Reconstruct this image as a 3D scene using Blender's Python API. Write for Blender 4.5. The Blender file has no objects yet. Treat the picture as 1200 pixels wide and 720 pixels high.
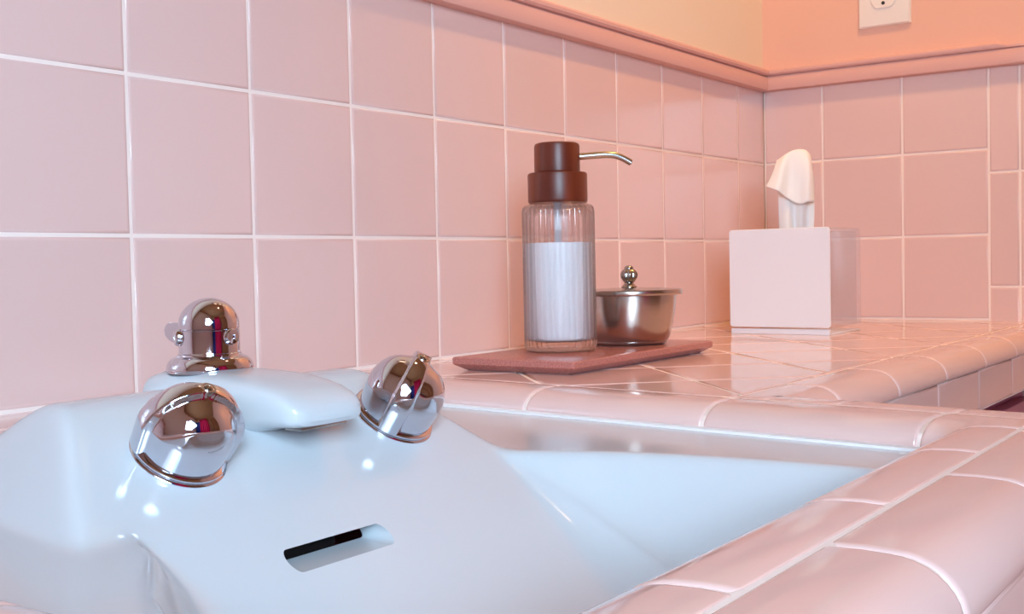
import bpy, bmesh, math, random
import numpy as np
from mathutils import Vector, Matrix

random.seed(7)
SC = bpy.context.scene
COL = SC.collection
T = 0.1095            # wall tile pitch
XR = 1.0740           # right wall plane
ZC = -0.002           # counter surface
RAIL = 3 * T          # top of the tile dado
FLOOR, CEIL = -0.86, 1.56
XL, YF = -1.00, -1.95  # far left wall, wall behind the camera


# ----------------------------------------------------------------- materials
def lin(c):
    c = c / 255.0
    return c / 12.92 if c <= 0.04045 else ((c + 0.055) / 1.055) ** 2.4


def rgb(r, g, b):
    return (lin(r), lin(g), lin(b), 1.0)


def base_mat(name, col, rough=0.4, metal=0.0, spec=0.5, coat=0.0):
    m = bpy.data.materials.new(name)
    m.use_nodes = True
    p = m.node_tree.nodes['Principled BSDF']
    p.inputs['Base Color'].default_value = col
    p.inputs['Roughness'].default_value = rough
    p.inputs['Metallic'].default_value = metal
    p.inputs['Specular IOR Level'].default_value = spec
    p.inputs['Coat Weight'].default_value = coat
    p.inputs['Coat Roughness'].default_value = 0.04
    return m


def add_bump(m, scale, strength, dist=0.001, detail=3.0, stretch=None):
    nt = m.node_tree
    p = nt.nodes['Principled BSDF']
    tc = nt.nodes.new('ShaderNodeTexCoord')
    mp = nt.nodes.new('ShaderNodeMapping')
    if stretch:
        mp.inputs['Scale'].default_value = stretch
    n = nt.nodes.new('ShaderNodeTexNoise')
    n.inputs['Scale'].default_value = scale
    n.inputs['Detail'].default_value = detail
    b = nt.nodes.new('ShaderNodeBump')
    b.inputs['Strength'].default_value = strength
    b.inputs['Distance'].default_value = dist
    nt.links.new(tc.outputs['Object'], mp.inputs['Vector'])
    nt.links.new(mp.outputs['Vector'], n.inputs['Vector'])
    nt.links.new(n.outputs['Fac'], b.inputs['Height'])
    nt.links.new(b.outputs['Normal'], p.inputs['Normal'])
    return n


def add_colour_noise(m, c1, c2, scale, stretch=None, lo=0.35, hi=0.65, detail=4.0):
    nt = m.node_tree
    p = nt.nodes['Principled BSDF']
    tc = nt.nodes.new('ShaderNodeTexCoord')
    mp = nt.nodes.new('ShaderNodeMapping')
    if stretch:
        mp.inputs['Scale'].default_value = stretch
    n = nt.nodes.new('ShaderNodeTexNoise')
    n.inputs['Scale'].default_value = scale
    n.inputs['Detail'].default_value = detail
    r = nt.nodes.new('ShaderNodeValToRGB')
    r.color_ramp.elements[0].position = lo
    r.color_ramp.elements[1].position = hi
    r.color_ramp.elements[0].color = c1
    r.color_ramp.elements[1].color = c2
    nt.links.new(tc.outputs['Object'], mp.inputs['Vector'])
    nt.links.new(mp.outputs['Vector'], n.inputs['Vector'])
    nt.links.new(n.outputs['Fac'], r.inputs['Fac'])
    nt.links.new(r.outputs['Color'], p.inputs['Base Color'])


def tile_mat(name, col, rough, bump=0.10):
    m = base_mat(name, col, rough, spec=0.7)
    nt = m.node_tree
    p = nt.nodes['Principled BSDF']
    g = nt.nodes.new('ShaderNodeNewGeometry')
    h = nt.nodes.new('ShaderNodeHueSaturation')
    h.inputs['Color'].default_value = col
    mr = nt.nodes.new('ShaderNodeMapRange')
    mr.inputs['To Min'].default_value = 0.965
    mr.inputs['To Max'].default_value = 1.03
    nt.links.new(g.outputs['Random Per Island'], mr.inputs['Value'])
    nt.links.new(mr.outputs['Result'], h.inputs['Value'])
    nt.links.new(h.outputs['Color'], p.inputs['Base Color'])
    add_bump(m, 9.0, bump, 0.0012, 1.0)
    return m


PINK = rgb(230, 196, 190)
M = {}
M['tile'] = tile_mat('pink_glazed_tile', PINK, 0.16)
M['counter_tile'] = tile_mat('pink_counter_tile', PINK, 0.10, 0.035)
M['grout'] = base_mat('pale_grout', rgb(248, 230, 222), 0.7, spec=0.2)
add_bump(M['grout'], 400, 0.2, 0.0005)
M['rail'] = base_mat('pink_rail', rgb(226, 176, 166), 0.35)
M['paint_cream'] = base_mat('cream_paint', rgb(240, 222, 200), 0.7, spec=0.25)
add_bump(M['paint_cream'], 160, 0.12, 0.0006)
M['paint_pink'] = base_mat('peach_paint', rgb(236, 186, 165), 0.62, spec=0.3)
add_bump(M['paint_pink'], 160, 0.12, 0.0006)
M['paint_white'] = base_mat('white_paint', rgb(232, 226, 220), 0.7, spec=0.25)
add_bump(M['paint_white'], 120, 0.1, 0.0006)
M['floor'] = tile_mat('floor_tile', rgb(176, 150, 150), 0.3)
M['ceramic'] = base_mat('white_vitreous_china', rgb(202, 206, 211), 0.13, coat=0.0)
add_bump(M['ceramic'], 14, 0.05, 0.001, 1.0)
M['dark_void'] = base_mat('overflow_shade', rgb(30, 28, 30), 0.6)  # near-black colour standing in for the shade inside the overflow
M['chrome'] = base_mat('chrome', rgb(208, 206, 213), 0.055, 1.0)
add_bump(M['chrome'], 60, 0.05, 0.0006, 2.0)
M['steel'] = base_mat('brushed_steel', rgb(190, 182, 176), 0.24, 1.0)
add_bump(M['steel'], 60, 0.06, 0.0005, 2.0, (1, 1, 30))
M['pewter'] = base_mat('old_pewter', rgb(170, 165, 160), 0.22, 1.0)
M['wood'] = base_mat('dark_stained_wood', rgb(104, 52, 30), 0.38)
add_colour_noise(M['wood'], rgb(92, 32, 16), rgb(140, 64, 32), 40, (1, 1, 0.12))
M['stone'] = base_mat('rose_stone', rgb(176, 106, 96), 0.22)
add_colour_noise(M['stone'], rgb(164, 96, 88), rgb(198, 128, 116), 700, None, 0.3, 0.7, 6)
M['soap'] = base_mat('white_soap', rgb(244, 244, 246), 0.3)
M['tube'] = base_mat('clear_grey_tube', rgb(200, 196, 200), 0.3)
M['box_white'] = base_mat('white_lacquer', rgb(238, 236, 240), 0.14)
M['tissue'] = base_mat('tissue_paper', rgb(250, 244, 240), 0.9, spec=0.1)
M['tissue'].node_tree.nodes['Principled BSDF'].inputs['Subsurface Weight'].default_value = 0.0
M['plate'] = base_mat('ivory_plastic', rgb(242, 234, 228), 0.35)
M['slot'] = base_mat('dark_slot', rgb(38, 30, 28), 0.6)
M['cabinet'] = base_mat('mauve_cabinet_paint', rgb(188, 110, 140), 0.4)
M['door_wood'] = base_mat('brown_door', rgb(140, 96, 62), 0.5)
add_colour_noise(M['door_wood'], rgb(122, 80, 50), rgb(156, 110, 74), 6, (4, 4, 0.4))
M['curtain'] = base_mat('magenta_cloth', rgb(178, 24, 72), 0.85, spec=0.2)
M['navy'] = base_mat('navy_cloth', rgb(24, 34, 96), 0.85, spec=0.2)
add_bump(M['navy'], 300, 0.3, 0.001)


def glass_mat():
    m = bpy.data.materials.new('ribbed_clear_glass')
    m.use_nodes = True
    nt = m.node_tree
    nt.nodes.clear()
    out = nt.nodes.new('ShaderNodeOutputMaterial')
    tr = nt.nodes.new('ShaderNodeBsdfTransparent')
    tr.inputs['Color'].default_value = (0.99, 0.985, 0.99, 1)
    rf = nt.nodes.new('ShaderNodeBsdfRefraction')
    rf.inputs['IOR'].default_value = 1.42
    rf.inputs['Roughness'].default_value = 0.02
    rf.inputs['Color'].default_value = (0.97, 0.97, 0.98, 1)
    gl = nt.nodes.new('ShaderNodeBsdfGlossy')
    gl.inputs['Roughness'].default_value = 0.06
    mx = nt.nodes.new('ShaderNodeMixShader')
    mx.inputs['Fac'].default_value = 0.36
    lw = nt.nodes.new('ShaderNodeLayerWeight')
    lw.inputs['Blend'].default_value = 0.5
    pw = nt.nodes.new('ShaderNodeMath')
    pw.operation = 'POWER'
    pw.inputs[1].default_value = 4.0
    nt.links.new(lw.outputs['Facing'], pw.inputs[0])
    fr = nt.nodes.new('ShaderNodeMath')
    fr.operation = 'MULTIPLY_ADD'
    fr.inputs[1].default_value = 0.55
    fr.inputs[2].default_value = 0.05
    nt.links.new(pw.outputs[0], fr.inputs[0])
    mx2 = nt.nodes.new('ShaderNodeMixShader')
    nt.links.new(tr.outputs[0], mx.inputs[1])
    nt.links.new(rf.outputs[0], mx.inputs[2])
    nt.links.new(fr.outputs[0], mx2.inputs['Fac'])
    nt.links.new(mx.outputs[0], mx2.inputs[1])
    nt.links.new(gl.outputs[0], mx2.inputs[2])
    nt.links.new(mx2.outputs[0], out.inputs['Surface'])
    return m


M['glass'] = glass_mat()


def acrylic_mat():
    m = bpy.data.materials.new('clear_acrylic')
    m.use_nodes = True
    nt = m.node_tree
    nt.nodes.clear()
    out = nt.nodes.new('ShaderNodeOutputMaterial')
    tr = nt.nodes.new('ShaderNodeBsdfTransparent')
    tr.inputs['Color'].default_value = (0.97, 0.96, 0.97, 1)
    df = nt.nodes.new('ShaderNodeBsdfDiffuse')
    df.inputs['Color'].default_value = rgb(226, 216, 220)
    mx = nt.nodes.new('ShaderNodeMixShader')
    mx.inputs['Fac'].default_value = 0.16
    gl = nt.nodes.new('ShaderNodeBsdfGlossy')
    gl.inputs['Roughness'].default_value = 0.05
    lw = nt.nodes.new('ShaderNodeLayerWeight')
    lw.inputs['Blend'].default_value = 0.5
    pw = nt.nodes.new('ShaderNodeMath')
    pw.operation = 'POWER'
    pw.inputs[1].default_value = 5.0
    ma = nt.nodes.new('ShaderNodeMath')
    ma.operation = 'MULTIPLY_ADD'
    ma.inputs[1].default_value = 0.6
    ma.inputs[2].default_value = 0.04
    mx2 = nt.nodes.new('ShaderNodeMixShader')
    nt.links.new(lw.outputs['Facing'], pw.inputs[0])
    nt.links.new(pw.outputs[0], ma.inputs[0])
    nt.links.new(tr.outputs[0], mx.inputs[1])
    nt.links.new(df.outputs[0], mx.inputs[2])
    nt.links.new(ma.outputs[0], mx2.inputs['Fac'])
    nt.links.new(mx.outputs[0], mx2.inputs[1])
    nt.links.new(gl.outputs[0], mx2.inputs[2])
    nt.links.new(mx2.outputs[0], out.inputs['Surface'])
    return m


M['acrylic'] = acrylic_mat()


def emit_mat(name, col, strength):
    m = bpy.data.materials.new(name)
    m.use_nodes = True
    nt = m.node_tree
    nt.nodes.clear()
    out = nt.nodes.new('ShaderNodeOutputMaterial')
    e = nt.nodes.new('ShaderNodeEmission')
    e.inputs['Color'].default_value = col
    e.inputs['Strength'].default_value = strength
    nt.links.new(e.outputs[0], out.inputs['Surface'])
    return m


# ----------------------------------------------------------------- helpers
def link(name, me, parent=None):
    o = bpy.data.objects.new(name, me)
    COL.objects.link(o)
    if parent is not None:
        o.parent = parent
        o.matrix_parent_inverse = Matrix.Translation(-parent.location)
    return o


def finish(name, bm, mats, parent=None, smooth=True, angle=40, recalc=True):
    if recalc:
        bmesh.ops.recalc_face_normals(bm, faces=bm.faces)
    bm.faces.index_update()
    lay = bm.faces.layers.int.get('flat')
    flat = [f.index for f in bm.faces if f[lay]] if lay else []
    me = bpy.data.meshes.new(name)
    bm.to_mesh(me)
    bm.free()
    for m in (mats if isinstance(mats, (list, tuple)) else [mats]):
        me.materials.append(m)
    if smooth:
        me.polygons.foreach_set('use_smooth', [True] * len(me.polygons))
        me.set_sharp_from_angle(angle=math.radians(angle))
        for i in flat:
            me.polygons[i].use_smooth = False
    return link(name, me, parent)


def thing(name, label, cat, loc=(0, 0, 0), group=None):
    o = bpy.data.objects.new(name, None)
    o.empty_display_size = 0.02
    COL.objects.link(o)
    o.location = loc
    o['label'] = label
    o['category'] = cat
    if group:
        o['group'] = group
    return o


def structure(o):
    o['kind'] = 'structure'
    return o


def box(bm, lo, hi, bevel=0.0, segs=2, mat=0):
    r = bmesh.ops.create_cube(bm, size=1.0)
    vs = r['verts']
    c = [(a + b) / 2 for a, b in zip(lo, hi)]
    s = [b - a for a, b in zip(lo, hi)]
    for v in vs:
        v.co = Vector((c[0] + v.co.x * s[0], c[1] + v.co.y * s[1], c[2] + v.co.z * s[2]))
    fs = set(f for v in vs for f in v.link_faces)
    if bevel > 0:
        es = list(set(e for v in vs for e in v.link_edges))
        rr = bmesh.ops.bevel(bm, geom=es, offset=bevel, segments=segs, profile=0.5, affect='EDGES')
        fs = set(f for f in rr['faces']) | set(f for f in fs if f.is_valid)
    for f in fs:
        if f.is_valid:
            f.material_index = mat


def lathe(bm, prof, n=48, mat=0, mtx=None, rmod=None):
    """prof: list of (r, z); revolve about z.  rmod(theta, r, z) -> r."""
    rings = []
    for r, z in prof:
        if r < 1e-6:
            v = bm.verts.new((0, 0, z))
            rings.append([v])
        else:
            ring = []
            for i in range(n):
                t = 2 * math.pi * i / n
                rr = rmod(t, r, z) if rmod else r
                ring.append(bm.verts.new((rr * math.cos(t), rr * math.sin(t), z)))
            rings.append(ring)
    for a, b in zip(rings[:-1], rings[1:]):
        for i in range(n):
            j = (i + 1) % n
            if len(a) == 1 and len(b) == 1:
                continue
            if len(a) == 1:
                f = bm.faces.new((a[0], b[i], b[j]))
            elif len(b) == 1:
                f = bm.faces.new((a[i], a[j], b[0]))
            else:
                f = bm.faces.new((a[i], a[j], b[j], b[i]))
            f.material_index = mat
    if mtx is not None:
        for ring in rings:
            for v in ring:
                v.co = mtx @ v.co
    return rings


def tube(bm, pts, radii, n=20, mat=0):
    pts = [Vector(p) for p in pts]
    rings = []
    up = Vector((0, 0, 1))
    for i, p in enumerate(pts):
        d = (pts[min(i + 1, len(pts) - 1)] - pts[max(i - 1, 0)]).normalized()
        a = d.cross(up)
        if a.length < 1e-4:
            a = d.cross(Vector((1, 0, 0)))
        a.normalize()
        b = a.cross(d).normalized()
        r = radii[i] if isinstance(radii, (list, tuple)) else radii
        rings.append([bm.verts.new(p + a * r * math.cos(2 * math.pi * k / n) + b * r * math.sin(2 * math.pi * k / n)) for k in range(n)])
    for a, b in zip(rings[:-1], rings[1:]):
        for k in range(n):
            bm.faces.new((a[k], a[(k + 1) % n], b[(k + 1) % n], b[k])).material_index = mat
    bm.faces.new(rings[0]).material_index = mat
    bm.faces.new(rings[-1][::-1]).material_index = mat


def clip(poly, hull):
    """clip a 2D polygon against a convex, counter-clockwise hull"""
    out = poly
    for i in range(len(hull)):
        a, b = hull[i], hull[(i + 1) % len(hull)]
        nx, ny = -(b[1] - a[1]), (b[0] - a[0])
        inp, out = out, []
        for k in range(len(inp)):
            p, q = inp[k], inp[(k + 1) % len(inp)]
            dp = (p[0] - a[0]) * nx + (p[1] - a[1]) * ny
            dq = (q[0] - a[0]) * nx + (q[1] - a[1]) * ny
            if dp >= 0:
                out.append(p)
            if (dp >= 0) != (dq >= 0):
                t = dp / (dp - dq)
                out.append((p[0] + (q[0] - p[0]) * t, p[1] + (q[1] - p[1]) * t))
        if not out:
            return []
    return out


def inset_poly(poly, d):
    """inset a convex counter-clockwise polygon by d"""
    n = len(poly)
    lines = []
    for i in range(n):
        a, b = Vector(poly[i]), Vector(poly[(i + 1) % n])
        e = b - a
        if e.length < 1e-6:
            continue
        e.normalize()
        lines.append((a + Vector((-e.y, e.x)) * d, e))
    out = []
    m = len(lines)
    for i in range(m):
        (p, e), (q, f) = lines[i - 1], lines[i]
        den = e.x * f.y - e.y * f.x
        if abs(den) < 1e-6:
            out.append((q.x, q.y))
            continue
        t = ((q.x - p.x) * f.y - (q.y - p.y) * f.x) / den
        out.append((p.x + e.x * t, p.y + e.y * t))
    return out


def area(poly):
    return 0.5 * sum(poly[i - 1][0] * poly[i][1] - poly[i][0] * poly[i - 1][1] for i in range(len(poly)))


def pillow_tile(bm, poly, to3d, h=0.0016, gap=0.0010, mat=0):
    """one cushion-edged tile on a 2D convex polygon"""
    # corners cut closer together than the cushion edge are merged
    pts = []
    for p in poly:
        if not pts or math.dist(p, pts[-1]) > 0.0065:
            pts.append(p)
    if len(pts) > 1 and math.dist(pts[0], pts[-1]) <= 0.0065:
        pts.pop()
    poly = pts
    if len(poly) < 3 or area(poly) < 1.2e-4:
        return
    tip = inset_poly(poly, gap + 0.0030)
    for i in range(len(poly)):
        a, b = Vector(poly[i - 1]), Vector(poly[i])
        if len(tip) != len(poly) or (b - a).dot(Vector(tip[i]) - Vector(tip[i - 1])) <= 0:
            return
    lay = bm.faces.layers.int.get('flat') or bm.faces.layers.int.new('flat')
    steps = ((gap, -0.0015), (gap + 0.0002, 0.0), (gap + 0.0006, h * 0.62), (gap + 0.0014, h * 0.9), (gap + 0.0028, h))
    rings = []
    for d, z in steps:
        q = inset_poly(poly, d)
        if len(q) != len(poly) or area(q) < 1e-5:
            if not rings:
                return
            break
        rings.append([bm.verts.new(to3d(x, y, z)) for x, y in q])
    for a, b in zip(rings[:-1], rings[1:]):
        for i in range(len(a)):
            j = (i + 1) % len(a)
            bm.faces.new((a[i], a[j], b[j], b[i])).material_index = mat
    f = bm.faces.new(rings[-1])
    f.material_index = mat
    f[lay] = 1


def quad(bm, pts, mat=0):
    f = bm.faces.new([bm.verts.new(p) for p in pts])
    f.material_index = mat


# ----------------------------------------------------------------- sweep of trim tiles along a path
class Path:
    """a polyline in plan; offset u goes to the given side with mitred corners"""

    def __init__(self, pts, side=1.0, closed=False):
        self.p = [Vector(q) for q in pts]
        if closed:
            self.p.append(self.p[0].copy())
        self.s = [0.0]
        for a, b in zip(self.p[:-1], self.p[1:]):
            self.s.append(self.s[-1] + (b - a).length)
        nn = []
        for a, b in zip(self.p[:-1], self.p[1:]):
            e = (b - a).normalized()
            nn.append(Vector((-e.y, e.x)) * side)
        self.n = []
        for i in range(len(self.p)):
            a = nn[i - 1] if (i > 0 or closed) else nn[0]
            b = nn[i] if i < len(nn) else (nn[0] if closed else nn[-1])
            m = (a + b) / (1 + a.dot(b))
            self.n.append(m)
        self.seg = nn

    def at(self, s, u):
        s = min(max(s, 0.0), self.s[-1])
        for i in range(len(self.s) - 1):
            if s <= self.s[i + 1] + 1e-9:
                break
        if abs(s - self.s[i]) < 1e-7:
            p, n = self.p[i], self.n[i]
        elif abs(s - self.s[i + 1]) < 1e-7:
            p, n = self.p[i + 1], self.n[i + 1]
        else:
            t = (s - self.s[i]) / (self.s[i + 1] - self.s[i])
            p, n = self.p[i].lerp(self.p[i + 1], t), self.seg[i]
        q = p + n * u
        return q.x, q.y


def sweep(bm, path, s0, s1, prof, nrm, ends=True, mat=0, lift=0.0, nsub=1):
    """prof: [(u, z)], nrm: matching outward normals.  Cushioned ends."""
    if ends:
        st = [(s0, -0.0028), (s0 + 0.0002, -0.0012), (s0 + 0.0007, -0.0005), (s0 + 0.0018, -0.0001), (s0 + 0.0032, 0.0)]
        en = [(s1 - (s - s0), d) for s, d in reversed(st)]
    else:
        st, en = [(s0, 0.0)], [(s1, 0.0)]
    mid = [(s, 0.0) for s in path.s if s0 + 0.004 < s < s1 - 0.004]
    rings = []
    for s, d in st + mid + en:
        ring = []
        for (u, z), (nu, nz) in zip(prof, nrm):
            x, y = path.at(s, u + nu * (d + lift))
            ring.append(bm.verts.new((x, y, z + nz * (d + lift))))
        rings.append(ring)
    for a, b in zip(rings[:-1], rings[1:]):
        for i in range(len(a) - 1):
            bm.faces.new((a[i], a[i + 1], b[i + 1], b[i])).material_index = mat
    bm.faces.new(rings[0]).material_index = mat
    bm.faces.new(rings[-1][::-1]).material_index = mat


def round_profile(width, drop, z0, rx=0.021):
    """flat top running out to a quarter-round edge; starts with a cushioned back edge"""
    pr = [(0.0006, z0 - 0.003), (0.0007, z0 - 0.0010), (0.0012, z0 - 0.0003), (0.0024, z0)]
    nr = [(-1, 0.2), (-0.9, 0.5), (-0.5, 0.87), (-0.1, 1)]
    x1 = width - rx
    pr.append(((0.0034 + x1) / 2, z0 + 0.0003))
    nr.append((0, 1))
    n = 9
    for i in range(n + 1):
        t = math.pi / 2 * i / n
        pr.append((x1 + rx * math.sin(t), z0 - drop * (1 - math.cos(t))))
        k = Vector((math.sin(t) / rx, math.cos(t) / drop)).normalized()
        nr.append((k.x, k.y))
    pr.append((width - 0.0006, z0 - drop - 0.0018))
    nr.append((1, -0.3))
    return pr, nr


# ================================================================= THE SETTING
# back wall: tile dado below, cream paint above
def wall_tiles(bm, cols, rows, to3d):
    for (a, b) in cols:
        for (c, d) in rows:
            pillow_tile(bm, [(a, c), (b, c), (b, d), (a, d)], to3d)


G = 0.0008  # grout plane lies just behind the tile faces
bm = bmesh.new()
cols = [(k * T, (k + 1) * T) for k in range(-9, 9)] + [(9 * T, XR - 0.001)]
rows = [(-T, 0), (0, T), (T, 2 * T), (2 * T, 3 * T)]
wall_tiles(bm, cols, rows, lambda a, b, h: (a, 0.0011 - h, b))
quad(bm, [(XL, 0.0006, FLOOR), (XR, 0.0006, FLOOR), (XR, 0.0006, RAIL + 0.01), (XL, 0.0006, RAIL + 0.01)], 1)
quad(bm, [(XL, 0.0, RAIL), (XR, 0.0, RAIL), (XR, 0.0, CEIL), (XL, 0.0, CEIL)], 2)
quad(bm, [(XL, 0.08, FLOOR), (XR + .08, 0.08, FLOOR), (XR + .08, 0.08, CEIL), (XL, 0.08, CEIL)], 2)
structure(finish('wall_back', bm, [M['tile'], M['grout'], M['paint_cream']], recalc=False, angle=50))

bm = bmesh.new()
Y0 = 0.0862
cols = [(0.001, Y0), (Y0, Y0 + T), (Y0 + T, Y0 + 2 * T)]
wall_tiles(bm, cols, rows, lambda a, b, h: (XR + 0.0011 - h, -a, b))
YS = Y0 + 2 * T
# upright bullnose strips finish the dado
for c, d in ((-0.11, 0.0421), (0.0421, 0.1885), (0.1885, RAIL)):
    pillow_tile(bm, [(YS, c), (YS + 0.0372, c), (YS + 0.0372, d), (YS, d)], lambda a, b, h: (XR + 0.0011 - h, -a, b))
    pillow_tile(bm, [(YS + 0.0372, c), (YS + 0.052, c), (YS + 0.052, d), (YS + 0.0372, d)], lambda a, b, h: (XR + 0.0011 - h, -a, b))
quad(bm, [(XR + 0.0006, 0, FLOOR), (XR + 0.0006, -YS - 0.052, FLOOR), (XR + 0.0006, -YS - 0.052, RAIL + .01), (XR + 0.0006, 0, RAIL + .01)], 1)
quad(bm, [(XR, 0, RAIL), (XR, YF, RAIL), (XR, YF, CEIL), (XR, 0, CEIL)], 2)
quad(bm, [(XR, -YS - 0.052, FLOOR), (XR, YF, FLOOR), (XR, YF, RAIL), (XR, -YS - 0.052, RAIL)], 2)
quad(bm, [(XR + .08, 0.08, FLOOR), (XR + .08, YF, FLOOR), (XR + .08, YF, CEIL), (XR + .08, 0.08, CEIL)], 2)
structure(finish('wall_right', bm, [M['tile'], M['grout'], M['paint_pink']], recalc=False, angle=50))

# left wall with a window opening, wall behind the camera, floor, ceiling
WY0, WY1, WZ0, WZ1 = -1.50, -0.90, 0.14, 0.86
bm = bmesh.new()
for (a, b, c, d) in ((YF, WY0, FLOOR, CEIL), (WY1, 0.08, FLOOR, CEIL), (WY0, WY1, FLOOR, WZ0), (WY0, WY1, WZ1, CEIL)):
    box(bm, (XL - 0.1, a, c), (XL, b, d))
structure(finish('wall_left', bm, M['paint_white'], smooth=False))
bm = bmesh.new()
box(bm, (XL - 0.1, YF - 0.1, FLOOR), (XR + 0.08, YF, CEIL))
M['paint_tan'] = base_mat('tan_paint', rgb(168, 128, 90), 0.65, spec=0.25)
structure(finish('wall_front', bm, M['paint_tan'], smooth=False))
bm = bmesh.new()
for i in range(-13, 11):
    for j in range(-20, 1):
        a, b = i * 0.1, j * 0.1
        p = clip([(a, b), (a + .1, b), (a + .1, b + .1), (a, b + .1)], [(XL, YF), (XR, YF), (XR, 0), (XL, 0)])
        if p:
            pillow_tile(bm, p, lambda x, y, h: (x, y, FLOOR + h - 0.0016))
box(bm, (XL, YF, FLOOR - 0.05), (XR, 0, FLOOR - 0.0012), mat=1)
structure(finish('floor', bm, [M['floor'], M['grout']], recalc=False, angle=50))
bm = bmesh.new()
box(bm, (XL - 0.1, YF - 0.1, CEIL), (XR + 0.08, 0.08, CEIL + 0.05))
structure(finish('ceiling', bm, M['paint_tan'], smooth=False))

# window with daylight behind obscured panes
win = bpy.data.objects.new('window_1', None)
COL.objects.link(win)
win.location = (XL - 0.05, (WY0 + WY1) / 2, WZ0)
structure(win)
bm = bmesh.new()
for (a, b, c, d) in ((WY0, WY1, WZ0, WZ0 + .04), (WY0, WY1, WZ1 - .04, WZ1), (WY0, WY0 + .04, WZ0 + .04, WZ1 - .04),
                     (WY1 - .04, WY1, WZ0 + .04, WZ1 - .04), (WY0 + .04, WY1 - .04, .485, .515)):
    box(bm, (XL - 0.075, a, c), (XL - 0.02, b, d), 0.003)
finish('window_frame', bm, M['paint_white'], win)
bm = bmesh.new()
box(bm, (XL - 0.06, WY0 + .04, WZ0 + .04), (XL - 0.052, WY1 - .04, WZ1 - .04))
M['daylight'] = emit_mat('daylit_pane', (0.72, 0.88, 1.07, 1), 22.5)
finish('window_pane', bm, M['daylight'], win, smooth=False)

# door behind the camera (seen only in the chrome)
door = bpy.data.objects.new('door_1', None)
COL.objects.link(door)
door.location = (0.5, YF, FLOOR)
structure(door)
bm = bmesh.new()
box(bm, (0.12, YF, FLOOR), (0.92, YF + 0.035, 1.15), 0.004)
for (a, b) in ((.20, .48), (.56, .84)):
    for (c, d) in ((FLOOR + .12, -.15), (-.05, 1.03)):
        box(bm, (a, YF + .03, c), (b, YF + .044, d), 0.006)
finish('door_panel', bm, M['door_wood'], door)
bm = bmesh.new()
lathe(bm, [(0, 0), (.024, 0), (.024, .006), (.01, .01), (.01, .035), (.026, .045), (.03, .06), (.022, .075), (0, .08)], 32,
      mtx=Matrix.Translation((.17, YF + .034, .1)) @ Matrix.Rotation(-math.pi / 2, 4, 'X'))
finish('door_knob', bm, M['chrome'], door)

# pink rails capping the dado
def rail_profile():
    # (protrusion, z) from the wall at the bottom to the wall at the top
    z = RAIL - 0.0065
    return [(0.0, z), (0.0105, z), (0.0118, z + .0008), (0.0125, z + .003), (0.0125, z + .0165), (0.0115, z + .0185),
            (0.0085, z + .0192), (0.0085, z + .0205), (0.0125, z + .0212), (0.0148, z + .0235), (0.0148, z + .0268),
            (0.0125, z + .0295), (0.008, z + .0305), (0.0, z + .031)]


def rail(name, frames):
    """frames: list of functions (d, z) -> 3D"""
    bm = bmesh.new()
    rings = [[bm.verts.new(fr(d, z)) for d, z in rail_profile()] for fr in frames]
    for a, b in zip(rings[:-1], rings[1:]):
        for i in range(len(a)):
            j = (i + 1) % len(a)
            bm.faces.new((a[i], a[j], b[j], b[i]))
    bm.faces.new(rings[0])
    bm.faces.new(rings[-1][::-1])
    structure(finish(name, bm, M['rail'], angle=35))


rail('trim_1', [lambda d, z: (XL, -d, z), lambda d, z: (XR - d, -d, z)])
rail('trim_2', [lambda d, z: (XR - d, -d, z), lambda d, z: (XR - d, -0.318, z),
                lambda d, z: (XR - min(d, .0125), -0.330, min(z, RAIL + .0175)), lambda d, z: (XR - min(d, .0125), -0.352, min(z, RAIL + .0175)),
                lambda d, z: (XR - min(d, .009), -0.362, min(z, RAIL + .0175))])

# ================================================================= COUNTER
def xo(y):
    """outer line of the trim on the sink's right, a little out of square"""
    return 0.176 + 0.12 * (y + 0.36)


YB, YFR, XLF = -0.060, -0.540, -0.347     # outer lines of the sink trim: back, front, left
YE = -0.3585                              # inner line of the counter's edge tiles
XE = -0.80                                # left end of the counter
counter = thing('tiled_counter', 'pink glazed tile bathroom counter with diagonal top and rounded edges, set around the white sink', 'counter', (0.1, -0.3, ZC - 0.062))

# diagonal field tiles
bm = bmesh.new()
A0, B0 = -0.706, 0.122        # one grout line of each diagonal family: y - x, x + y
D = T * math.sqrt(2)
regions = [[(xo(YE), YE), (XR - .001, YE), (XR - .001, -.001), (xo(0), -.001)],
           [(XE, YB), (xo(YB), YB), (xo(0), -.001), (XE, -.001)],
           [(XE, YFR), (XLF, YFR), (XLF, YB), (XE, YB)]]
for reg in regions:
    for i in range(-14, 20):
        for j in range(-14, 20):
            a, a2, b, b2 = A0 + i * D, A0 + (i + 1) * D, B0 + j * D, B0 + (j + 1) * D
            pt = lambda a, b: ((b - a) / 2, (b + a) / 2)
            sq = [pt(a, b), pt(a, b2), pt(a2, b2), pt(a2, b)]
            if area(sq) < 0:
                sq = sq[::-1]
            p = clip(sq, reg)
            if len(p) >= 3:
                pillow_tile(bm, p, lambda x, y, h: (x, y, ZC + h - 0.0016))
# mortar bed below the tiles
zt, zb = ZC - 0.0005, ZC - 0.045
for reg in regions:
    big = [(min(x, XR - .001), min(y, -.001)) for x, y in inset_poly(reg, -.0016)]
    zt -= .00025      # each bed lies a hair below the one it laps
    top = [bm.verts.new((x, y, zt)) for x, y in big]
    bot = [bm.verts.new((x, y, zb)) for x, y in big]
    f = bm.faces.new(top)
    f.material_index = 1
    bm.faces.new(bot[::-1]).material_index = 1
    for k in range(4):
        bm.faces.new((top[k], bot[k], bot[(k + 1) % 4], top[(k + 1) % 4])).material_index = 1
finish('countertop', bm, [M['counter_tile'], M['grout']], counter, recalc=False, angle=50)

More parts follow.
